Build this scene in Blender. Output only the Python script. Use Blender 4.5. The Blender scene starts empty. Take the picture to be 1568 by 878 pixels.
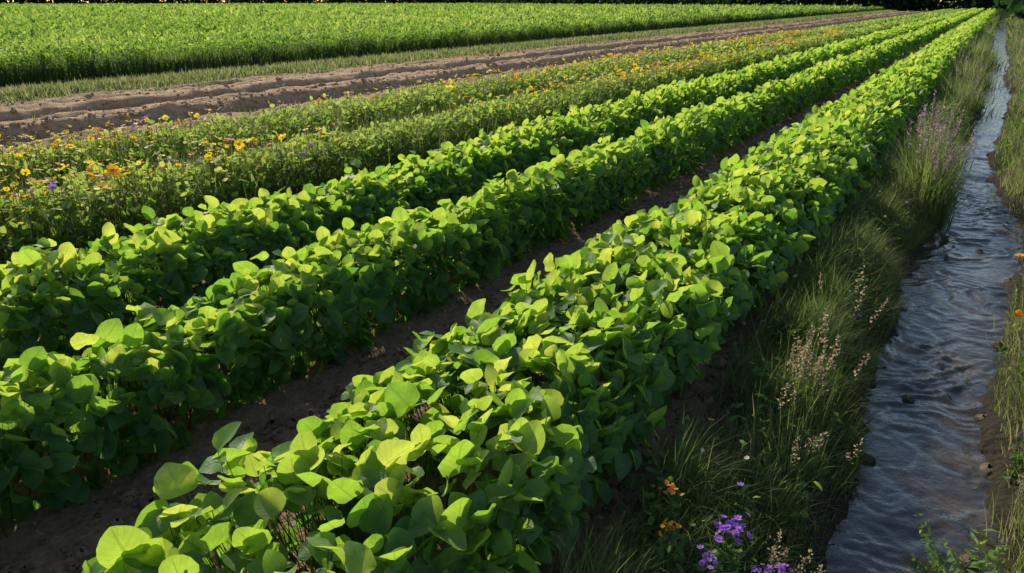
import bpy, math, numpy as np
from mathutils import Vector
R = np.random.default_rng(7)
scene = bpy.context.scene
EL=31; AZ=np.array([-.86,.51]); AZ/=np.linalg.norm(AZ)
SUN=np.array([AZ[0]*math.cos(math.radians(EL)),AZ[1]*math.cos(math.radians(EL)),math.sin(math.radians(EL))])

# ------------------------------------------------------------------ helpers
def hash2(ix, iy, seed):
    n = (ix.astype(np.int64)*374761393 + iy.astype(np.int64)*668265263 + seed*144269504) & 0xffffffff
    n = ((n ^ (n >> 13))*1274126177) & 0xffffffff
    return ((n ^ (n >> 16)) & 0xffff)/65535.0
def vn(x, y, seed=0):
    x = np.asarray(x, float); y = np.asarray(y, float)
    x, y = np.broadcast_arrays(x, y)
    ix = np.floor(x); iy = np.floor(y); fx = x-ix; fy = y-iy
    fx = fx*fx*(3-2*fx); fy = fy*fy*(3-2*fy)
    a = hash2(ix, iy, seed); b = hash2(ix+1, iy, seed); c = hash2(ix, iy+1, seed); d = hash2(ix+1, iy+1, seed)
    return (a*(1-fx)+b*fx)*(1-fy)+(c*(1-fx)+d*fx)*fy
def sm(t):
    t = np.clip(t, 0, 1); return t*t*(3-2*t)
def nrm(v):
    return v/np.maximum(np.linalg.norm(v, axis=-1, keepdims=True), 1e-9)

class Acc:
    def __init__(s): s.V=[]; s.F=[]; s.T=[]; s.U=[]; s.C=[]; s.n=0
    def raw(s, V, F, tint, uv=None, col=None):
        N, nv, _ = V.shape
        if N == 0: return
        s.V.append(V.reshape(-1, 3))
        s.F.append((F[None]+(np.arange(N)*nv)[:, None, None]+s.n).reshape(-1, 4))
        s.T.append(np.repeat(tint, nv))
        s.U.append(np.tile(uv if uv is not None else np.zeros((nv, 2)), (N, 1)))
        if col is None: col = np.ones((N, 3))*.5
        col = np.asarray(col)*np.ones((N,1))
        s.C.append(np.repeat(col, nv, axis=0))
        s.n += N*nv
    def build(s, name, mat, smooth=False, parent=None):
        V=np.concatenate(s.V).astype(np.float32); F=np.concatenate(s.F).astype(np.int32)
        me = bpy.data.meshes.new(name)
        me.vertices.add(len(V)); me.vertices.foreach_set('co', V.ravel())
        me.loops.add(F.size); me.loops.foreach_set('vertex_index', F.ravel())
        me.polygons.add(len(F)); me.polygons.foreach_set('loop_start', np.arange(0, F.size, 4, dtype=np.int32))
        if smooth: me.polygons.foreach_set('use_smooth', np.ones(len(F), bool))
        a = me.attributes.new('tint', 'FLOAT', 'POINT'); a.data.foreach_set('value', np.concatenate(s.T).astype(np.float32))
        a = me.attributes.new('luv', 'FLOAT2', 'POINT'); a.data.foreach_set('vector', np.concatenate(s.U).astype(np.float32).ravel())
        C = np.concatenate(s.C); C = np.concatenate([C, np.ones((len(C), 1))], 1).astype(np.float32)
        a = me.attributes.new('col', 'FLOAT_COLOR', 'POINT'); a.data.foreach_set('color', C.ravel())
        me.update(calc_edges=True)
        me.materials.append(mat)
        o = bpy.data.objects.new(name, me); scene.collection.objects.link(o)
        if parent: o.parent = parent
        return o

def leaf_template(ts, ws, xs):
    V=[]; U=[]
    for t, w in zip(ts, ws):
        for x in xs:
            V.append((x*w, t, 0)); U.append((x, t))
    m=len(xs); F=[]
    for i in range(len(ts)-1):
        for j in range(m-1):
            F.append((i*m+j, i*m+j+1, (i+1)*m+j+1, (i+1)*m+j))
    return np.array(V, float), np.array(F), np.array(U, float)
LEAF0 = leaf_template([0,.04,.14,.30,.5,.68,.84,.95,1],[.08,.32,.48,.54,.52,.44,.29,.13,.02],[-1,-.55,0,.55,1])
# slightly heart-shaped base: side lobes reach back behind the petiole
tv=LEAF0[0]; tv[:,1]-=np.where(tv[:,1]<.2,(np.abs(tv[:,0]))*.16,0)
LEAF1 = leaf_template([0,.1,.4,.75,1],[.06,.36,.5,.36,.05],[-1,0,1])
LEAF2 = leaf_template([0,.45,1],[.18,.5,.14],[-1,0,1])
PETAL = leaf_template([0,.6,1],[.12,.4,.22],[-1,1])

def leaves(acc, tmpl, pos, nor, tip, size, tint, asp=1.0, fold=None, curl=None, col=None):
    N=len(pos); tv, tf, tu = tmpl
    if N == 0: return
    fold = R.uniform(.05,.75,N) if fold is None else fold
    curl = R.uniform(-.45,.55,N) if curl is None else curl
    Z=nrm(nor); Y=nrm(tip-(tip*Z).sum(1, keepdims=True)*Z); X=np.cross(Y, Z)
    x=tv[None,:,0]*asp*np.ones((N,1)); y=tv[None,:,1]*np.ones((N,1))
    wav=R.uniform(0,6.28,(N,1)); wa=R.uniform(.0,.10,(N,1))
    z=fold[:,None]*np.abs(x)**1.3 - curl[:,None]*y**2 + wa*np.sin(y*9+wav)*np.abs(x)*2
    x=x*(1-.25*fold[:,None])
    P=(X[:,None,:]*x[...,None]+Y[:,None,:]*y[...,None]+Z[:,None,:]*z[...,None])*size[:,None,None]+pos[:,None,:]
    acc.raw(P, tf, tint, tu, col)

def tubes(acc, A, B, r, tint, bow=.03, seg=3, col=None):
    N=len(A)
    if N == 0: return
    ang=np.arange(3)*2.094; off=np.stack([np.cos(ang), np.sin(ang), 0*ang],1)
    bo=R.normal(0,bow,(N,3))*np.array([1,1,.3])
    V=[]
    for k in range(seg+1):
        t=k/seg; P=A*(1-t)+B*t+bo*(4*t*(1-t))
        V.append(P[:,None,:]+off[None]*(np.asarray(r).reshape(-1,1,1)*(1-.4*t)))
    V=np.concatenate(V,1); F=[]
    for k in range(seg):
        for j in range(3):
            F.append((k*3+j, k*3+(j+1)%3, (k+1)*3+(j+1)%3, (k+1)*3+j))
    acc.raw(V, np.array(F), tint, None, col)

def blades(acc, base, h, w, lean, bend, tint, col=None, seg=4):
    N=len(base)
    if N == 0: return
    side=np.stack([-lean[:,1], lean[:,0], 0*lean[:,0]],1)
    tw=R.normal(0,.8,N); side=nrm(side*np.cos(tw)[:,None]+np.stack([lean[:,0],lean[:,1],0*tw],1)*np.sin(tw)[:,None])
    V=[]; U=[]
    for k in range(seg+1):
        t=k/seg
        up=h*(t-.45*np.clip(bend,0,1.6)*t**2.2); out=h*bend*.75*t**1.8
        P=base.copy(); P[:,2]+=up; P[:,0]+=lean[:,0]*out; P[:,1]+=lean[:,1]*out
        ww=(w*(1-t**2.2*.93)*.5)[:,None]
        V+= [P-side*ww, P+side*ww]; U+=[(-1,t),(1,t)]
    V=np.stack(V,1); F=[(2*k,2*k+1,2*k+3,2*k+2) for k in range(seg)]
    acc.raw(V, np.array(F), tint, np.array(U,float), col)
def ring(n):
    a=R.uniform(0,6.28,n); return np.stack([np.cos(a),np.sin(a)],1)

# ------------------------------------------------------------------ layout
ROWS=[(-1.28,.45,.45),(-2.74,.25,.43),(-3.84,.33,.43),(-5.42,.43,.42),(-7.30,.52,.38)]
WL=-.20
YT=[-5,0,2,3,4,5,6,7,8,9,10,11.5,13,15,17,20,23,26,30,34,40,60,200]
XL=[-.20,-.19,-.18,-.10,-.20,-.15,-.25,-.14,-.05,.0,-.09,-.10,.02,-.05,.05,.02,-.10,.0,.07,-.04,.0,-.05,.0]
XR=[.29,.30,.33,.42,.33,.39,.47,.60,.57,.40,.31,.26,.33,.39,.46,.58,.45,.46,.60,.55,.50,.6,.6]
def gh(x, y):
    x=np.asarray(x,float); y=np.asarray(y,float); x,y=np.broadcast_arrays(x,y)
    z=np.zeros(x.shape)
    xl=np.interp(y,YT,XL)+.09*(vn(y*4,0,3)-.5)+.06*(vn(y*11,0,13)-.5); xr=np.interp(y,YT,XR)+.12*(vn(y*3.3,5,4)-.5)+.06*(vn(y*10,5,14)-.5)
    dl=xl-x; dr=x-xr; d=np.maximum(dl,dr)
    bank=np.where(d>0, WL+.215*sm(d/.38)+.06*sm(d/.06)*np.exp(-d/.15), WL+np.maximum(d,-.2)*.7)
    near=(y<180)
    z=np.where((x>-1.2)&(x<2.5)&near, bank, z)
    for cx,hw,h in ROWS[:5]:
        z=z+.05*np.exp(-((x-cx)/(hw*.8))**2)
    z=z+.035*(vn(x*6,y*5,1)-.5)+.022*(vn(x*17,y*15,2)-.5)
    m=sm((-x-8.2)/.6)*sm((x+15.2)/.5)
    rid=.035*np.sin(x*2*np.pi/.5+2*vn(x*.3,y*.25,6))+.08*(vn(x*3.2,y*1.1,7)-.5)+.06*(vn(x*8,y*5,8)-.5)
    z=z+m*rid-.16*np.exp(-((x+11.0)/.3)**2)+.09*np.exp(-((x+11.5)/.3)**2)-.13*np.exp(-((x+13.1)/.28)**2)+.07*np.exp(-((x+13.6)/.28)**2)
    z=z+.08*np.exp(-((x+15.9)/.7)**2)
    return z

# ------------------------------------------------------------------ materials
def newmat(name):
    m=bpy.data.materials.new(name); m.use_nodes=True; nt=m.node_tree; nt.nodes.clear()
    out=nt.nodes.new('ShaderNodeOutputMaterial'); return m, nt, out
def N(nt, t, **k):
    n=nt.nodes.new(t)
    for a,b in k.items(): setattr(n,a,b)
    return n
def ramp(nt, stops):
    r=nt.nodes.new('ShaderNodeValToRGB'); e=r.color_ramp.elements
    e[0].position=stops[0][0]; e[0].color=(*stops[0][1],1)
    e[1].position=stops[-1][0]; e[1].color=(*stops[-1][1],1)
    for p,c in stops[1:-1]:
        x=e.new(p); x.color=(*c,1)
    return r
def math_(nt, op, a, b=None, clamp=False, c=None):
    n=nt.nodes.new('ShaderNodeMath'); n.operation=op; n.use_clamp=clamp
    for i,v in enumerate((a,b,c)):
        if v is None: continue
        if isinstance(v,(int,float)): n.inputs[i].default_value=v
        else: nt.links.new(v,n.inputs[i])
    return n.outputs[0]
def mixc(nt, mode, f, a, b):
    n=nt.nodes.new('ShaderNodeMix'); n.data_type='RGBA'; n.blend_type=mode
    for i,v in ((0,f),(6,a),(7,b)):
        if isinstance(v,(int,float)): n.inputs[i].default_value=v
        elif isinstance(v,tuple): n.inputs[i].default_value=(*v,1)
        else: nt.links.new(v,n.inputs[i])
    return n.outputs[2]

def leaf_mat(name, dif, tra, fac=.5, rough=.42, spec=.45, veins=True):
    m, nt, out = newmat(name); L=nt.links
    at=N(nt,'ShaderNodeAttribute',attribute_name='tint')
    rd=ramp(nt,[(0,dif[0]),(.5,dif[1]),(1,dif[2])]); L.new(at.outputs['Fac'],rd.inputs[0])
    rt=ramp(nt,[(0,tra[0]),(.5,tra[1]),(1,tra[2])]); L.new(at.outputs['Fac'],rt.inputs[0])
    cd, ct = rd.outputs[0], rt.outputs[0]
    pr=N(nt,'ShaderNodeBsdfPrincipled'); tr=N(nt,'ShaderNodeBsdfTranslucent')
    if veins:
        geo=N(nt,'ShaderNodeNewGeometry')
        nz=N(nt,'ShaderNodeTexNoise'); nz.inputs['Scale'].default_value=35; nz.inputs['Detail'].default_value=2
        L.new(geo.outputs['Position'],nz.inputs['Vector'])
        k=math_(nt,'MULTIPLY_ADD',nz.outputs[0],.6,c=.7)
        cd=mixc(nt,'MULTIPLY',1.0,cd,k); ct=mixc(nt,'MULTIPLY',1.0,ct,k)
        uv=N(nt,'ShaderNodeAttribute',attribute_name='luv'); sp=N(nt,'ShaderNodeSeparateXYZ'); L.new(uv.outputs['Vector'],sp.inputs[0])
        ax=math_(nt,'ABSOLUTE',sp.outputs[0])
        mid=math_(nt,'SUBTRACT',1.0,math_(nt,'MULTIPLY',ax,10.0),True)
        s=math_(nt,'SUBTRACT',math_(nt,'MULTIPLY',sp.outputs[1],6.0),math_(nt,'MULTIPLY',ax,2.0))
        fr=math_(nt,'ABSOLUTE',math_(nt,'SUBTRACT',math_(nt,'FRACT',s),.5))
        sv=math_(nt,'SUBTRACT',1.0,math_(nt,'MULTIPLY',fr,8.0),True)
        sv=math_(nt,'MULTIPLY',sv,.5)
        v=math_(nt,'MAXIMUM',mid,sv)
        cd=mixc(nt,'MIX',math_(nt,'MULTIPLY',v,.65),cd,(.22,.34,.12))
        ct=mixc(nt,'MULTIPLY',math_(nt,'MULTIPLY',v,.7),ct,(.45,.5,.4))
        bp=N(nt,'ShaderNodeBump'); bp.inputs['Strength'].default_value=.5; bp.inputs['Distance'].default_value=.002
        L.new(math_(nt,'SUBTRACT',1.0,v),bp.inputs['Height']); L.new(bp.outputs[0],pr.inputs['Normal'])
    L.new(cd,pr.inputs['Base Color']); L.new(ct,tr.inputs['Color'])
    pr.inputs['Roughness'].default_value=rough; pr.inputs['Specular IOR Level'].default_value=spec
    mx=N(nt,'ShaderNodeMixShader'); mx.inputs[0].default_value=fac
    L.new(pr.outputs[0],mx.inputs[1]); L.new(tr.outputs[0],mx.inputs[2]); L.new(mx.outputs[0],out.inputs[0])
    return m

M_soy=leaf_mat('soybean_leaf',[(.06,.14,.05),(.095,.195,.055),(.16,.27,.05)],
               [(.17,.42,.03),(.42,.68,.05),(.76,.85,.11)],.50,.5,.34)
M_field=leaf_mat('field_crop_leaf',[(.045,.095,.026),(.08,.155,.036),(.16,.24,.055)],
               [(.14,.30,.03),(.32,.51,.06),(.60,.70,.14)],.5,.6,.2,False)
M_grass=leaf_mat('grass_blade',[(.028,.055,.018),(.068,.11,.034),(.26,.22,.11)],
               [(.09,.17,.03),(.24,.35,.07),(.62,.55,.25)],.45,.6,.2,False)
M_stem=leaf_mat('plant_stem',[(.06,.11,.03),(.10,.18,.04),(.16,.22,.07)],
               [(.1,.2,.02),(.2,.35,.04),(.3,.4,.06)],.3,.5,.3,False)
M_tree=leaf_mat('tree_leaf',[(.010,.026,.008),(.02,.045,.012),(.04,.075,.02)],
               [(.02,.06,.01),(.05,.12,.015),(.10,.20,.03)],.4,.6,.15,False)

def col_mat(name, fac=.35, rough=.6):
    m, nt, out=newmat(name); L=nt.links
    at=N(nt,'ShaderNodeAttribute',attribute_name='col')
    geo=N(nt,'ShaderNodeNewGeometry'); nz=N(nt,'ShaderNodeTexNoise'); nz.inputs['Scale'].default_value=60
    L.new(geo.outputs['Position'],nz.inputs['Vector'])
    k=math_(nt,'MULTIPLY_ADD',nz.outputs[0],.7,c=.65)
    c=mixc(nt,'MULTIPLY',1.0,at.outputs['Color'],k)
    pr=N(nt,'ShaderNodeBsdfPrincipled'); tr=N(nt,'ShaderNodeBsdfTranslucent')
    L.new(c,pr.inputs['Base Color']); L.new(c,tr.inputs['Color']); pr.inputs['Roughness'].default_value=rough
    mx=N(nt,'ShaderNodeMixShader'); mx.inputs[0].default_value=fac
    L.new(pr.outputs[0],mx.inputs[1]); L.new(tr.outputs[0],mx.inputs[2]); L.new(mx.outputs[0],out.inputs[0])
    return m
M_petal=col_mat('petal',.45); M_bark=col_mat('bark',0.0,.9)

def ground_mat(name):
    m, nt, out=newmat(name); L=nt.links
    at=N(nt,'ShaderNodeAttribute',attribute_name='col'); geo=N(nt,'ShaderNodeNewGeometry')
    pr=N(nt,'ShaderNodeBsdfPrincipled'); pr.inputs['Roughness'].default_value=.92; pr.inputs['Specular IOR Level'].default_value=.2
    def nz(sc,det=5,r=.6):
        n=N(nt,'ShaderNodeTexNoise'); n.inputs['Scale'].default_value=sc; n.inputs['Detail'].default_value=det; n.inputs['Roughness'].default_value=r
        L.new(geo.outputs['Position'],n.inputs['Vector']); return n.outputs[0]
    a=nz(9); b=nz(45,4,.7); c=nz(1.2,3)
    k=math_(nt,'MULTIPLY',math_(nt,'MULTIPLY_ADD',a,1.3,c=.35),math_(nt,'MULTIPLY_ADD',b,1.3,c=.35))
    col=mixc(nt,'MULTIPLY',1.0,at.outputs['Color'],k)
    col=mixc(nt,'MIX',math_(nt,'MULTIPLY',c,.4),col,mixc(nt,'MULTIPLY',1.0,col,(.68,.58,.46)))
    L.new(col,pr.inputs['Base Color'])
    vo=N(nt,'ShaderNodeTexVoronoi'); vo.inputs['Scale'].default_value=22; L.new(geo.outputs['Position'],vo.inputs['Vector'])
    hgt=math_(nt,'ADD',math_(nt,'MULTIPLY',b,1.0),math_(nt,'ADD',a,math_(nt,'MULTIPLY',vo.outputs['Distance'],-.8)))
    bp=N(nt,'ShaderNodeBump'); bp.inputs['Strength'].default_value=.9; bp.inputs['Distance'].default_value=.03
    L.new(hgt,bp.inputs['Height']); L.new(bp.outputs[0],pr.inputs['Normal']); L.new(pr.outputs[0],out.inputs[0])
    return m
M_ground=ground_mat('soil')

# ------------------------------------------------------------------ ground sheet
xs=np.concatenate([[-900,-600,-400,-250,-160,-100,-70,-50,-38,-30,-25,-22,-20,-19],np.arange(-18,-8,.06),np.arange(-8,-1.0,.04),np.arange(-1.0,.9,.022),np.arange(.9,3,.08),[3.3,4,5,7,10,15,25,45,80,150,300,600,900]])
ys=[-900,-400,-100,-30,-10,-5,-3,-2,-1,-.5]; y=0.
while y<260: ys.append(y); y+=.03+.011*abs(y)
ys=np.array(ys+[280,320,400,550,900.])
GX,GY=np.meshgrid(xs,ys); GZ=gh(GX,GY)
nx,ny=len(xs),len(ys)
C=np.zeros((ny,nx,3)); C[:]=(.05,.075,.02)
def zone(x0,x1,c,soft=.12):
    w=sm((GX-x0)/soft+.5)*sm((x1-GX)/soft+.5); w=w[...,None]; C[:]=C*(1-w)+np.array(c)*w
zone(-900,-17.6,(.03,.042,.012),.5); zone(-17.6,-14.8,(.08,.085,.03),.4); zone(-15.0,-8.2,(.52,.34,.20),.5)
zone(-8.3,-4.7,(.08,.065,.035),.3); zone(-4.7,-.75,(.28,.175,.11)); zone(-.75,.95,(.06,.048,.03)); zone(.95,4,(.05,.06,.02))
C*= (1-.35*sm(-(GZ-0.0)/.08))[...,None]
idx=np.arange(nx*ny).reshape(ny,nx)
F=np.stack([idx[:-1,:-1],idx[:-1,1:],idx[1:,1:],idx[1:,:-1]],-1).reshape(-1,4)
g=Acc(); g.V.append(np.stack([GX,GY,GZ],-1).reshape(-1,3)); g.F.append(F); g.T.append(np.zeros(nx*ny)); g.U.append(np.zeros((nx*ny,2))); g.C.append(C.reshape(-1,3))
g.build('ground',M_ground,True)

# ------------------------------------------------------------------ stream
wx=np.arange(-.55,.95,.012); wy=[]; y=-3.
while y<190: wy.append(y); y+=(.012 if 1<y<9 else .012+.016*max(0,abs(y-1)-8) if y>1 else .1)
wy=np.array(wy); WX,WY=np.meshgrid(wx,wy)
wa=WX+.35*(vn(WX*2.6,WY*1.9,41)-.5)+.12*(vn(WX*8,WY*6,45)-.5); wb=WY+.45*(vn(WX*2.5,WY*1.7,42)-.5)+.12*(vn(WX*9,WY*7,46)-.5)
wu=wa*.85+wb*.5; wv=-wa*.5+wb*.85; wu2=wa*.8-wb*.6; wv2=wa*.6+wb*.8
def rdg(a): return 1-np.abs(2*a-1)
patch=.2+1.2*vn(WX*2.6,WY*1.4,43)
WZ=WL+patch*(.020*(rdg(vn(wu*5,wv*9,31))-.5)+.020*(vn(wu2*8,wv2*14,34)-.5)+.011*(rdg(vn(wu*13,wv*24,32))-.5)+.004*(vn(WX*40,WY*45,33)-.5))
idx=np.arange(WX.size).reshape(WX.shape)
F=np.stack([idx[:-1,:-1],idx[:-1,1:],idx[1:,1:],idx[1:,:-1]],-1).reshape(-1,4)
m,nt,out=newmat('stream_water'); L=nt.links
pr=N(nt,'ShaderNodeBsdfPrincipled'); geo=N(nt,'ShaderNodeNewGeometry')
nz=N(nt,'ShaderNodeTexNoise'); nz.inputs['Scale'].default_value=3; nz.inputs['Detail'].default_value=4; L.new(geo.outputs['Position'],nz.inputs['Vector'])
rr=ramp(nt,[(.35,(.022,.021,.018)),(.58,(.05,.038,.024)),(.72,(.11,.075,.04))]); L.new(nz.outputs[0],rr.inputs[0]); L.new(rr.outputs[0],pr.inputs['Base Color'])
n2=N(nt,'ShaderNodeTexNoise'); n2.inputs['Scale'].default_value=38; n2.inputs['Detail'].default_value=2; n2.inputs['Distortion'].default_value=1.2
L.new(geo.outputs['Position'],n2.inputs['Vector'])
bp=N(nt,'ShaderNodeBump'); bp.inputs['Strength'].default_value=.4; bp.inputs['Distance'].default_value=.007; L.new(n2.outputs[0],bp.inputs['Height']); L.new(bp.outputs[0],pr.inputs['Normal'])
pr.inputs['Roughness'].default_value=.07; pr.inputs['IOR'].default_value=1.5; pr.inputs['Specular IOR Level'].default_value=.75
L.new(pr.outputs[0],out.inputs[0])
g=Acc(); g.V.append(np.stack([WX,WY,WZ],-1).reshape(-1,3)); g.F.append(F); g.T.append(np.zeros(WX.size)); g.U.append(np.zeros((WX.size,2))); g.C.append(np.zeros((WX.size,3)))
g.build('stream',m,True)

# ------------------------------------------------------------------ clods & stones
def blobs(acc, pos, size, col):
    Nn=len(pos); th=np.array([0.25,.85,1.57,2.3,2.9]); ph=np.arange(7)*2*np.pi/7
    V=np.array([[np.sin(a)*np.cos(b),np.sin(a)*np.sin(b),np.cos(a)] for a in th for b in ph])
    F=[]
    for i in range(4):
        for j in range(7): F.append((i*7+j,(i+1)*7+j,(i+1)*7+(j+1)%7,i*7+(j+1)%7))
    rad=R.uniform(.65,1.25,(Nn,len(V)))[...,None]; sc=R.uniform(.6,1.3,(Nn,1,3))*np.array([1,1,.65])
    acc.raw(V[None]*rad*sc*size[:,None,None]+pos[:,None,:],np.array(F),np.zeros(Nn),None,col)
a=Acc()
n=12000; y=4+R.random(n)**1.8*100; x=np.where(R.random(n)<.4,-11.2+R.normal(0,.4,n),R.uniform(-14.9,-8.7,n)); s=R.gamma(2,.008,n)+.005; s*=1+y/70
br=R.uniform(.75,1.1,(n,1)); blobs(a,np.stack([x,y,gh(x,y)],1),s,np.array([.50,.33,.20])*br)
fx=[(-2.12,.3),(-3.25,.28),(-4.55,.28),(-6.3,.3),(-.72,.12)]
for cx,w in fx:
    n=6000; y=R.random(n)**1.6*25; x=cx+R.normal(0,w*.6,n); s=R.gamma(2,.006,n)+.003
    br=R.uniform(.6,1.3,(n,1)); blobs(a,np.stack([x,y,gh(x,y)],1),s,np.array([.28,.175,.11])*br)
a.build('soil_clods',M_ground,False)
a=Acc(); P=[(-.02,3.9,.04),(.36,3.4,.05),(.39,4.9,.05),(-.18,5.2,.06),(.02,6.6,.035),(.46,6.2,.06),(-.12,3.2,.045),(.50,8.4,.06),(-.16,2.5,.04),(.31,2.7,.04),(.25,6.9,.04),(.33,3.9,.04),(-.18,6.2,.06),(-.16,4.2,.04),(.37,4.4,.035),(-.08,7.3,.05)]
for px,py,ps in P:
    blobs(a,np.array([[px,py,WL-.005]]),np.array([ps]),np.array([[.15,.12,.09]]))
a.build('stream_stones',M_ground,True)

# ------------------------------------------------------------------ soybean rows
def canopy(i, cx, hw, h, n, y0, y1, power, lo=-.35, shell=.16, tap=.62, amp=1.3):
    u=R.random(n)
    y=y0+(y1-y0)*u**power
    th=R.uniform(lo,np.pi-lo,n)
    lump=amp*(.34*(vn(y*3.0+i*31,np.cos(th)*1.8+9,50+i)-.5)+.30*(vn(y*6.5+i*3,th*2.4,60+i)-.5)+.18*(vn(y*.7,0,70+i)-.5))
    rho=(1+lump)*(1-np.abs(R.normal(0,shell,n)))
    c=np.cos(th); s=np.sin(th)
    ex=np.sign(c)*np.abs(c)**.75; ez=np.sign(s)*np.abs(s)**.8
    x=cx+hw*ex*(1+(rho-1)*.8)
    z=np.where(ez>0, h*.40+h*.60*ez*rho, h*.40+h*.8*ez*rho)
    k=np.clip(z/(h*.45),0,1); x=cx+(x-cx)*(tap+(1-tap)*k)
    z=z+gh(x,y)*.5
    z=np.maximum(z,.05)
    surf=np.stack([c/hw*.5,0*c,np.maximum(s,-.1)/h*.5],1)
    return np.stack([x,y,z],1), nrm(surf), th
def soy_row(i, cx, hw, h):
    acc=Acc(); st=Acc()
    for (y0,y1,n,tm,sz,power) in ((-1.0,7.0,8800,LEAF0,.073,1.0),(7.0,15.0,7600,LEAF1,.077,1.0),(15,40,13500,LEAF2,.10,1.15),(40,155,18000,LEAF2,.155,1.25)):
        n=int(n*(hw/.45)**.7)
        P,S,th=canopy(i,cx,hw,h,n,y0,y1,power)
        top=np.clip(np.sin(th),0,1)
        rnd=R.normal(0,1,(n,3))
        f=(R.random(n)<(.20+.42*top))[:,None]
        nA=S*.8+np.array([0,0,.30])+rnd*np.array([.55,.55,.36])
        nB=SUN*1.0+np.array([0,0,-.15])+rnd*.45
        nor=nrm(np.where(f,nB,nA))
        tip=S*.9+R.normal(0,.65,(n,3))+np.array([0,0,-.45])+np.outer(top,np.array([0,0,.85]))
        tip=np.where(f,R.normal(0,.45,(n,3))+np.array([.1,0,.9]),tip)
        P[:,2]+=top**3*np.abs(R.normal(0,.045,n))
        size=sz*np.clip(R.normal(1,.26,n),.45,1.5)
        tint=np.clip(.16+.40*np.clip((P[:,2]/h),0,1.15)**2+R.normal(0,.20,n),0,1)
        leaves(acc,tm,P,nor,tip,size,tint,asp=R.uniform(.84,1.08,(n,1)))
        if y0<10:
            k=R.random(n)<(.7 if y0<5 else .35)
            B=P[k]; root=np.stack([cx+(B[:,0]-cx)*.35+R.normal(0,.03,k.sum()),B[:,1]+R.normal(0,.05,k.sum()),0*B[:,1]+.03],1)
            A=B*.35+root*.65
            A[:,2]=np.minimum(A[:,2],B[:,2]-.05)
            tubes(st,A,B,np.full(len(A),.0020),R.random(len(A)),.012)
    n=1400; y=R.uniform(-1,14,n); x=cx+R.uniform(-.75,.75,n)*hw
    A=np.stack([x,y,gh(x,y)-.01],1); B=A+np.stack([(x-cx)*.25+R.normal(0,.03,n),R.normal(0,.04,n),h*R.uniform(.6,.95,n)],1)
    tubes(st,A,B,np.full(n,.0032),R.random(n),.015)
    o=acc.build('soybean_row',M_soy,True)
    st.build('stems',M_stem,True,o)
for i in range(3): soy_row(i,*ROWS[i])

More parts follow.
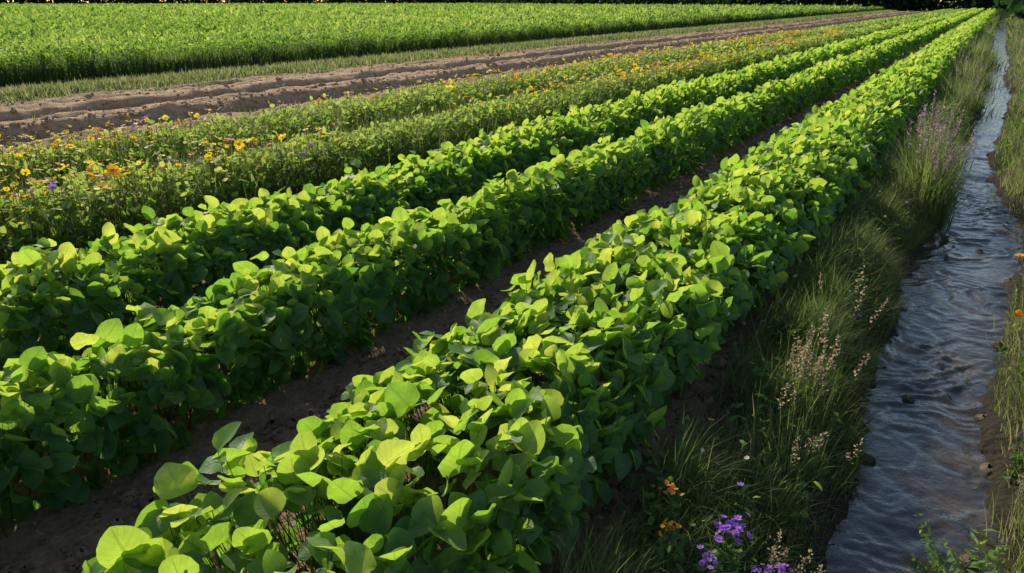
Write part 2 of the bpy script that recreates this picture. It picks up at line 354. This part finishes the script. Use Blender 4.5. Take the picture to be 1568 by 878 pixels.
# ------------------------------------------------------------------ wildflower rows
FC=np.array([(.98,.74,.02),(.98,.50,.01),(.75,.38,.45),(.95,.85,.10),(.6,.2,.08),(.5,.3,.6)])
def heads(acc, P, size, col, npet=7, up=None):
    n=len(P)
    up=nrm(np.array([0,0,1.])+R.normal(0,.45,(n,3))) if up is None else up
    t=nrm(np.cross(up,np.array([.3,1,.1]))); b=np.cross(up,t)
    for k in range(npet):
        a=2*np.pi*k/npet+R.uniform(-.2,.2)
        d=t*np.cos(a)+b*np.sin(a)
        leaves(acc,PETAL,P,up,d+up*.25,size,np.zeros(n),.9,np.full(n,.1),np.full(n,-.25),col)
    blobs(acc,P+up*(size*.1)[:,None],size*.28,col*np.array([.8,.6,.4]))
def wild_row(i,cx,hw,h):
    acc=Acc(); gr=Acc(); fl=Acc()
    for (y0,y1,n,tm,sz) in ((0.5,18,19000,LEAF1,.056),(18,45,14000,LEAF2,.09),(45,155,17000,LEAF2,.16)):
        P,S,th=canopy(i,cx,hw,h*.92,n,y0,y1,1.1,-.2,.18,.7)
        nor=nrm(S*.5+SUN*.5+R.normal(0,.5,(n,3)))
        tip=S*.6+R.normal(0,.6,(n,3))+np.array([0,0,.5])
        P[:,2]+=np.abs(R.normal(0,.05,n))*(y0<20)
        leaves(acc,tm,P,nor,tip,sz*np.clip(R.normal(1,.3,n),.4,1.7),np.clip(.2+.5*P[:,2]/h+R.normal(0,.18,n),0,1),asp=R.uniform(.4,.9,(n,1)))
    for (y0,y1,n,w) in ((.5,12,26000,.005),(12,35,14000,.010),(35,90,3000,.026)):
        y=R.uniform(y0,y1,n); x=cx+R.normal(0,hw*.5,n); m=vn(x*2,y*1.2,90+i); k=R.random(n)<.2+m; x=x[k];y=y[k]; n=len(x)
        blades(gr,np.stack([x,y,gh(x,y)],1),h*R.uniform(.5,1.6,n),w*R.uniform(.6,1.3,n),ring(n),R.uniform(.1,.7,n),np.clip(R.normal(.56,.18,n),0,1),seg=3)
    n=3400; y=1.5+R.random(n)**1.3*34; x=cx+R.normal(0,hw*.5,n)
    k=R.random(n)<vn(x*1.0,y*.5,95+i)**2*1.8; x=x[k];y=y[k]; n=len(x)
    A=np.stack([x,y,gh(x,y)],1); B=A+np.stack([R.normal(0,.03,n),R.normal(0,.03,n),h*R.uniform(1.0,1.45,n)],1)
    tubes(gr,A,B,np.full(n,.0025),R.random(n)*.7,.02)
    heads(fl,B,(.008+R.gamma(2,.006,n))*(1+y/60),FC[R.choice(6,n,p=[.48,.08,.08,.30,.02,.04])])
    n=900; y=1.5+R.random(n)*35; x=cx+R.normal(0,hw*.5,n); k=R.random(n)<vn(x*1.1,y*.5,99+i); x=x[k];y=y[k];n=len(x)
    A=np.stack([x,y,gh(x,y)],1); B=A+np.stack([R.normal(0,.04,n),R.normal(0,.04,n),h*R.uniform(1.,1.4,n)],1)
    tubes(gr,A,B,np.full(n,.002),np.full(n,.8),.02)
    for k in range(7):
        P=B-np.array([0,0,.012*k])+R.normal(0,.006,(n,3))
        leaves(fl,PETAL,P,R.normal(0,1,(n,3)),R.normal(0,1,(n,3))+np.array([0,0,.7]),np.full(n,.013)*(1+y/50),np.zeros(n),col=np.array([.50,.34,.28])*R.uniform(.7,1.3,(n,1)))
    o=acc.build('wildflower_row',M_field,True); gr.build('grass_and_stems',M_grass,True,o); fl.build('blossoms',M_petal,True,o)
for i in (3,4): wild_row(i,*ROWS[i])

# ------------------------------------------------------------------ big crop field
acc=Acc(); gr=Acc()
n=36000
d=19*np.exp(R.random(n)*math.log(330/19)); ph=np.radians(R.uniform(-2,82,n))
x=-d*np.sin(ph); y=d*np.cos(ph)
k=(x<-18.3); x=x[k];y=y[k];d=d[k]
lim=np.where(x>-200, 160+(-30-x)*.70, 290)
k=y<lim; x=x[k];y=y[k];d=d[k]; n=len(x)
s=np.clip(.0042*d,.10,.40); ch=.60*(1+.34*(vn(x*.6,y*.5,21)-.5)+.55*(vn(x*1.8,y*1.6,22)-.5)+.25*R.normal(0,.6,n))
tb=.35*(vn(x*.25,y*.2,23)-.5)+.25*(vn(x*.05,y*.05,24)-.5)+R.normal(0,.14,n)
for j in range(10):
    r=np.sqrt(R.random(n)); an=R.uniform(0,6.28,n); rad=s*1.3
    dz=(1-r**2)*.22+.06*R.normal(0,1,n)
    P=np.stack([x+rad*r*np.cos(an),y+rad*r*np.sin(an),ch-.20+dz],1)
    out_=np.stack([np.cos(an)*r,np.sin(an)*r,0*an+.9],1)
    nor=nrm(np.stack([np.cos(an)*r*.5,np.sin(an)*r*.5,0*an+.15],1)+SUN*.45+R.normal(0,.55,(n,3)))
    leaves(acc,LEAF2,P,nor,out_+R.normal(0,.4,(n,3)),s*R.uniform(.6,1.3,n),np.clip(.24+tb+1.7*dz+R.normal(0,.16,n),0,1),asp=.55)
n=30000; y=6+R.random(n)**1.8*150; dd=np.hypot(18.4,y); ss=np.clip(.0036*dd,.07,.3)
x=-18.15+.5*(vn(y*1.4,0,25)-.5)-np.abs(R.normal(0,.25,n)); z=R.random(n)**.8*.58*(.8+.5*vn(y*2.2,0,27))
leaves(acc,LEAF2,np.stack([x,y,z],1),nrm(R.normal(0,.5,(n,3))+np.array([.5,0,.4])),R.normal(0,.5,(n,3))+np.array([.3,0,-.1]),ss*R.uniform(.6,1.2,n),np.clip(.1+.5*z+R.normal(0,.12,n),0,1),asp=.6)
o=acc.build('crop_field',M_field,False)
n=16000; y=6+R.random(n)**1.7*120; x=-18.0-np.abs(R.normal(0,.2,n))
blades(gr,np.stack([x,y,0*x],1),R.uniform(.3,.74,n),(.012+y*.0007),ring(n),R.uniform(.05,.5,n),np.clip(R.normal(.4,.15,n),0,1),seg=3)
gr.build('stalks',M_grass,False,o)

gr=Acc()
def strip(n,y0,y1,p,xf,h0,h1,w,wk,tm,sd=.18):
    y=y0+R.random(n)**p*(y1-y0); x=xf(n,y)
    blades(gr,np.stack([x,y,gh(x,y)],1),R.uniform(h0,h1,n)*(1+y/150),w+y*wk,ring(n),R.uniform(.1,1.,n),np.clip(R.normal(tm,sd,n),0,1),seg=2)
strip(42000,5,145,1.7,lambda n,y:-15.8+R.normal(0,.4,n)+.5*(vn(y*.5,0,26)-.5),.06,.2,.012,.0008,.66)
strip(12000,4,94,1.6,lambda n,y:-8.2+R.normal(0,.22,n)+.6*(vn(y*.8,0,28)-.5),.08,.25,.008,.0006,.5)
strip(9000,4,94,1.6,lambda n,y:R.uniform(-17.8,-15,n),.04,.14,.012,.0008,.55)
strip(900,4,60,1.5,lambda n,y:R.uniform(-14.5,-9.0,n),.04,.14,.01,.0006,.5)
gr.build('grass_verge',M_grass,False)
gr=Acc()
strip(7000,1,40,1.4,lambda n,y:-6.35+R.normal(0,.3,n),.05,.16,.006,.0005,.35)
strip(2500,1,30,1.4,lambda n,y:-4.6+R.normal(0,.2,n),.05,.14,.006,.0005,.35)
gr.build('weed_strip',M_grass,False)

# ------------------------------------------------------------------ stream banks
gr=Acc()
def bankgrass(n,y0,y1,left,hh,w,pw=1.3,tm=.4,base=.15):
    y=y0+(y1-y0)*R.random(n)**pw
    xl=np.interp(y,YT,XL); xr=np.interp(y,YT,XR)
    if left: x=xl-.02-R.random(n)*(.74+xl)
    else: x=xr+.02+R.random(n)**.8*1.4
    cl=vn(x*6,y*5,41); k=R.random(n)<(base+1.1*cl**1.4); x=x[k];y=y[k];cl=cl[k];n=len(x)
    tow=0. if left else math.pi
    big=vn(x*2.5,y*2,44)
    ang=tow+R.normal(0,1.3,n)+3*(big-.5)
    xl=np.interp(y,YT,XL); xr=np.interp(y,YT,XR); ed=np.where(left,xl-x,x-xr)
    h=hh*R.uniform(.35,1.3,n)*(.5+1.1*cl)*(.5+.5*np.clip(ed/.25,0,1))
    blades(gr,np.stack([x,y,gh(x,y)-.005],1),h,w*R.uniform(.5,1.4,n),np.stack([np.cos(ang),np.sin(ang)],1),R.uniform(.2,1.2,n),np.clip(R.normal(tm,.17,n)+.35*(big-.5)+(R.random(n)<.08)*.45,0,1))
bankgrass(54000,.8,9,True,.24,.0034,1.1,.42)
bankgrass(22000,9,45,True,.28,.011,1.4,.46)
bankgrass(5000,45,150,True,.4,.05,1.3,.45)
bankgrass(64000,1,10,False,.25,.0036,1.1,.66,.4)
bankgrass(24000,10,45,False,.28,.012,1.4,.6,.4)
bankgrass(6000,45,150,False,.45,.06,1.3,.5)
n=5000; y=R.uniform(.8,8,n); x=R.uniform(-.85,-.2,n)
blades(gr,np.stack([x,y,gh(x,y)+.006],1),R.uniform(.03,.12,n),R.uniform(.002,.004,n),ring(n),np.full(n,2.2),R.uniform(.6,1,n))
n=1600; y=R.uniform(.8,10,n); x=np.where(R.random(n)<.6,-2.12,-3.25)+R.normal(0,.14,n)
blades(gr,np.stack([x,y,gh(x,y)+.006],1),R.uniform(.02,.09,n),R.uniform(.002,.005,n),ring(n),np.full(n,2.2),R.uniform(.7,1,n))
gr.build('bank_grass',M_grass,False)
g2=Acc()
for side,n in ((0,520),(1,420)):
    y=R.uniform(1,14,n); xl=np.interp(y,YT,XL); xr=np.interp(y,YT,XR)
    x=xl-.1-R.random(n)*.5 if side==0 else xr+.06+R.random(n)*1.0
    for j in range(8):
        d=ring(n); hz=R.uniform(.02,.2,n)
        leaves(g2,LEAF1,np.stack([x+d[:,0]*.02,y+d[:,1]*.02,gh(x,y)+hz],1),np.stack([d[:,0]*.3,d[:,1]*.3,0*x+.8],1)+R.normal(0,.3,(n,3)),np.stack([d[:,0],d[:,1],0*x+.3],1),R.uniform(.02,.05,n),np.clip(R.normal(.38,.15,n),0,1),asp=.5)
g2.build('bank_weeds',M_field,True)
f2=Acc(); g2=Acc(); n=150; y=R.uniform(1.6,14,n); sd_=R.random(n)<.5
x=np.where(sd_,np.interp(y,YT,XL)-.08-R.random(n)*.45,np.interp(y,YT,XR)+.06+R.random(n)*.8)
A=np.stack([x,y,gh(x,y)],1); B=A+np.stack([R.normal(0,.03,n),R.normal(0,.03,n),R.uniform(.12,.28,n)],1)
tubes(g2,A,B,np.full(n,.0014),R.random(n)); heads(f2,B,R.uniform(.006,.014,n),np.array([(.45,.2,.7),(.75,.7,.62),(.9,.4,.04),(.9,.75,.1)])[R.choice(4,n,p=[.45,.25,.15,.15])],6)
o=g2.build('bank_wildflowers',M_stem,True); f2.build('petals',M_petal,True,o)

def clump(cx,cy,n,rad,h,w,tm,name,spikes=0,spcol=(.45,.28,.22),spsize=.013):
    g2=Acc(); f2=Acc()
    x=cx+R.normal(0,rad,n); y=cy+R.normal(0,rad*1.6,n); ang=np.arctan2(y-cy,x-cx)+R.normal(0,.6,n)
    blades(g2,np.stack([x,y,gh(x,y)-.01],1),h*R.uniform(.45,1.1,n),w*R.uniform(.6,1.3,n),np.stack([np.cos(ang),np.sin(ang)],1),R.uniform(.05,.7,n),np.clip(R.normal(tm,.15,n),0,1))
    if spikes:
        m=spikes; x=cx+R.normal(0,rad,m); y=cy+R.normal(0,rad*1.6,m); A=np.stack([x,y,gh(x,y)],1)
        B=A+np.stack([R.normal(.03,.06,m),R.normal(0,.05,m),h*R.uniform(.7,1.25,m)],1)
        tubes(g2,A,B,np.full(m,.0017),np.full(m,.8),.02)
        for t in range(16):
            for _ in range(2):
                P=B+(A-B)*(t*.022)+R.normal(0,.003+.0005*t,(m,3))
                leaves(f2,PETAL,P,R.normal(0,1,(m,3)),R.normal(0,.8,(m,3))+np.array([0,0,.8]),np.full(m,spsize)*R.uniform(.6,1.2,m),np.zeros(m),col=np.array(spcol)*R.uniform(.6,1.35,(m,1)))
    o=g2.build(name,M_grass,False)
    if spikes: f2.build('blossom_spikes',M_petal,False,o)
PK=(.60,.43,.27)
for c in [(-.40,3.15,260,.07,.40,.004,.5,'pink_flowering_grass',16,PK,.013),
          (-.36,2.65,220,.06,.32,.004,.5,'pink_flowering_grass',6,PK,.010),
          (-.48,3.9,220,.07,.36,.004,.5,'pink_flowering_grass',5,PK,.011),
          (-.28,2.0,140,.05,.24,.003,.5,'pink_flowering_grass',6,PK,.009),
          (-.24,7.6,560,.09,.70,.010,.48,'reed_clump',28,(.42,.27,.32),.018),
          (-.28,8.8,460,.11,.68,.010,.48,'reed_clump',18,(.42,.27,.32),.018),
          (-.27,10.8,300,.12,.45,.009,.5,'reed_clump',10,(.42,.27,.33),.015),
          (-.22,16,420,.2,.6,.013,.55,'reed_clump',20,(.4,.3,.22),.02),
          (-.22,21,420,.25,.6,.016,.58,'reed_clump',20,(.4,.3,.22),.02),
          (-.27,28,420,.35,.7,.02,.58,'reed_clump',20,(.4,.3,.22),.02),
          (.62,3.6,260,.08,.28,.004,.8,'dry_grass_tuft',8,(.5,.42,.28),.01),
          (.52,2.9,240,.07,.24,.004,.75,'dry_grass_tuft',5,(.5,.42,.28),.01),
          (.66,4.9,300,.1,.3,.005,.75,'dry_grass_tuft',0,PK,.01),
          (.74,6.9,300,.1,.3,.006,.8,'dry_grass_tuft',0,PK,.01),
          (.82,8.5,400,.15,.4,.008,.75,'dry_grass_tuft',0,PK,.01)]: clump(*c)

def bloom(name,x,y,h,m,spread,size,col,npet=6):
    g2=Acc(); f2=Acc()
    X=x+R.normal(0,spread,m); Y=y+R.normal(0,spread,m); z0=float(gh(x,y))
    A=np.tile([[x,y,z0]],(m,1))+R.normal(0,.012,(m,3))*[1,1,0]; B=np.stack([X,Y,z0+h+R.normal(0,spread*.6,m)],1)
    tubes(g2,A,B,np.full(m,.0016),R.random(m),.012)
    n=m*5; q=R.integers(0,m,n); P=A[q]; P=P+(B[q]-P)*R.uniform(.1,.8,(n,1))
    leaves(g2,LEAF1,P,R.normal(0,.5,(n,3))+[0,0,.8],R.normal(0,1,(n,3))+[0,0,.2],R.uniform(.02,.045,n),R.uniform(.3,.6,n),asp=.5)
    heads(f2,B,size*R.uniform(.7,1.2,m),np.array([col])*R.uniform(.7,1.25,(m,1)),npet)
    o=g2.build(name,M_stem,True); f2.build('petals',M_petal,True,o)
PU=(.42,.16,.75); OR=(.95,.40,.01)
bloom('purple_wildflower',-.39,1.88,.28,26,.024,.012,PU)
bloom('purple_wildflower',-.42,1.80,.18,10,.02,.009,PU)
bloom('purple_wildflower',-.22,1.90,.24,20,.022,.010,PU)
bloom('purple_wildflower',-.28,1.88,.22,14,.02,.010,PU)
bloom('purple_wildflower',.44,3.25,.2,12,.03,.010,(.4,.2,.55))
bloom('orange_wildflower',-.55,1.78,.22,12,.018,.009,OR)
bloom('orange_wildflower',-.60,1.94,.24,12,.02,.008,(.9,.36,.03))
bloom('orange_wildflower',.38,4.25,.40,2,.01,.026,OR,9)
bloom('orange_wildflower',.45,5.5,.42,2,.012,.030,OR,9)
bloom('orange_wildflower',.46,4.15,.22,2,.01,.018,OR,8)
bloom('white_wildflower',.48,2.95,.22,5,.05,.012,(.75,.7,.6),7)
g2=Acc()
for cx,cy in ((.29,2.62),(.40,2.4),(.34,2.5)):
    z0=float(gh(cx,cy))
    for k in range(14):
        an=R.uniform(0,6.28); Lh=R.uniform(.12,.24); A=np.array([cx,cy,z0]); D=np.array([math.cos(an)*.8,math.sin(an)*.8,R.uniform(.5,1.1)])
        B=A+D*Lh; tubes(g2,A[None],B[None],np.array([.0018]),np.array([.8]),.01)
        for t in np.linspace(.35,1,6):
            for sg in (-1,1):
                P=(A+(B-A)*t)[None]; sd=np.array([[-D[1]*sg,D[0]*sg,.1]])+D*.6
                leaves(g2,LEAF1,P,np.array([[0,0,1.]])+R.normal(0,.3,(1,3)),sd,np.array([R.uniform(.024,.04)]),np.array([R.uniform(.6,1)]),asp=.5)
g2.build('leafy_bank_plant',M_soy,True)
g2=Acc(); n=60; y=R.uniform(1.2,12,n); x=-2.12+R.normal(0,.12,n)
for j in range(5):
    an=R.uniform(0,6.28,n); leaves(g2,LEAF1,np.stack([x,y,gh(x,y)+.02],1),np.stack([np.cos(an)*.3,np.sin(an)*.3,0*an+1],1),np.stack([np.cos(an),np.sin(an),0*an+.4],1),R.uniform(.012,.03,n),R.uniform(.4,.8,n),asp=.6)
g2.build('furrow_sprouts',M_soy,True)

# ------------------------------------------------------------------ distant trees
def treeline(name,pts,step,hmin,hmax,nl,nu=170,uh=3.6):
    lf=Acc(); tk=Acc(); pts=np.array(pts,float)
    seg=np.linalg.norm(np.diff(pts,axis=0),axis=1); cum=np.concatenate([[0],np.cumsum(seg)]); t=np.arange(0,cum[-1],step); t=t+R.normal(0,step*.25,len(t))
    x=np.interp(t,cum,pts[:,0]); y=np.interp(t,cum,pts[:,1]); H=R.uniform(hmin,hmax,len(t))
    for X,Y,h in zip(x,y,H):
        A=np.array([[X,Y,-.1]]); B=np.array([[X+R.normal(0,.3),Y,h*.8]])
        tubes(tk,A,B,np.array([.022*h]),np.zeros(1),.3,4,np.array([[.05,.038,.028]]))
        m=5; f=R.uniform(.25,.7,m)[:,None]; b0=A*(1-f)+B*f; b1=b0+np.stack([R.normal(0,h*.16,m),R.normal(0,h*.16,m),R.uniform(.05,.22,m)*h],1)
        tubes(tk,b0,b1,np.full(m,.008*h),np.zeros(m),.1,2,np.full((m,3),.04))
        c=14; ca=R.normal(0,1,(c,3))*[h*.17,h*.17,h*.2]+[X,Y,h*.55]
        q=R.integers(0,c,nl); P=ca[q]+R.normal(0,h*.07,(nl,3)); P[:,2]=np.maximum(P[:,2],.8)
        leaves(lf,LEAF2,P,R.normal(0,1,(nl,3)),R.normal(0,1,(nl,3)),R.uniform(.3,.7,nl)*h/9,np.clip(R.normal(.4,.2,nl)+(ca[q][:,2]/h-.5)*.5,0,1))
        P=np.stack([X+R.normal(0,step*.6,nu),Y+R.normal(0,1.6,nu),R.random(nu)*uh],1)
        leaves(lf,LEAF2,P,R.normal(0,1,(nu,3)),R.normal(0,1,(nu,3)),R.uniform(.6,1.1,nu),R.uniform(0,.5,nu))
    o=lf.build(name,M_tree,False); tk.build('trunks',M_bark,True,o)
treeline('tree_line',[(-330,60),(-250,180),(-205,285),(-120,222),(-34,164),(-5,158),(25,156)],3.6,8,13,200,240)
treeline('hedge',[(4.5,75),(5,110),(6,158)],3,2.2,3.2,160,60,1.5)

# ------------------------------------------------------------------ light, sky, camera
sd=Vector(SUN)
sl=bpy.data.lights.new('sun','SUN'); sl.energy=4.9; sl.angle=math.radians(.5); sl.color=(1,.92,.76)
so=bpy.data.objects.new('sun',sl); so.rotation_euler=sd.to_track_quat('Z','Y').to_euler(); scene.collection.objects.link(so)
w=bpy.data.worlds.new('World'); scene.world=w; w.use_nodes=True; nt=w.node_tree
sky=nt.nodes.new('ShaderNodeTexSky'); sky.sky_type='NISHITA'; sky.sun_disc=False; sky.sun_elevation=math.radians(EL)
sky.sun_rotation=math.atan2(AZ[0],AZ[1])
nt.links.new(sky.outputs[0],nt.nodes['Background'].inputs[0]); nt.nodes['Background'].inputs[1].default_value=.15
cam=bpy.data.cameras.new('camera'); co=bpy.data.objects.new('camera',cam); scene.collection.objects.link(co)
co.location=(0,0,1.75); co.rotation_euler=(math.radians(90-21.65),0,math.radians(32.4)); cam.sensor_width=36; cam.lens=25.3; cam.clip_end=3000; cam.clip_start=.02
scene.camera=co
scene.view_settings.view_transform='Standard'; scene.view_settings.look='None'; scene.view_settings.exposure=0
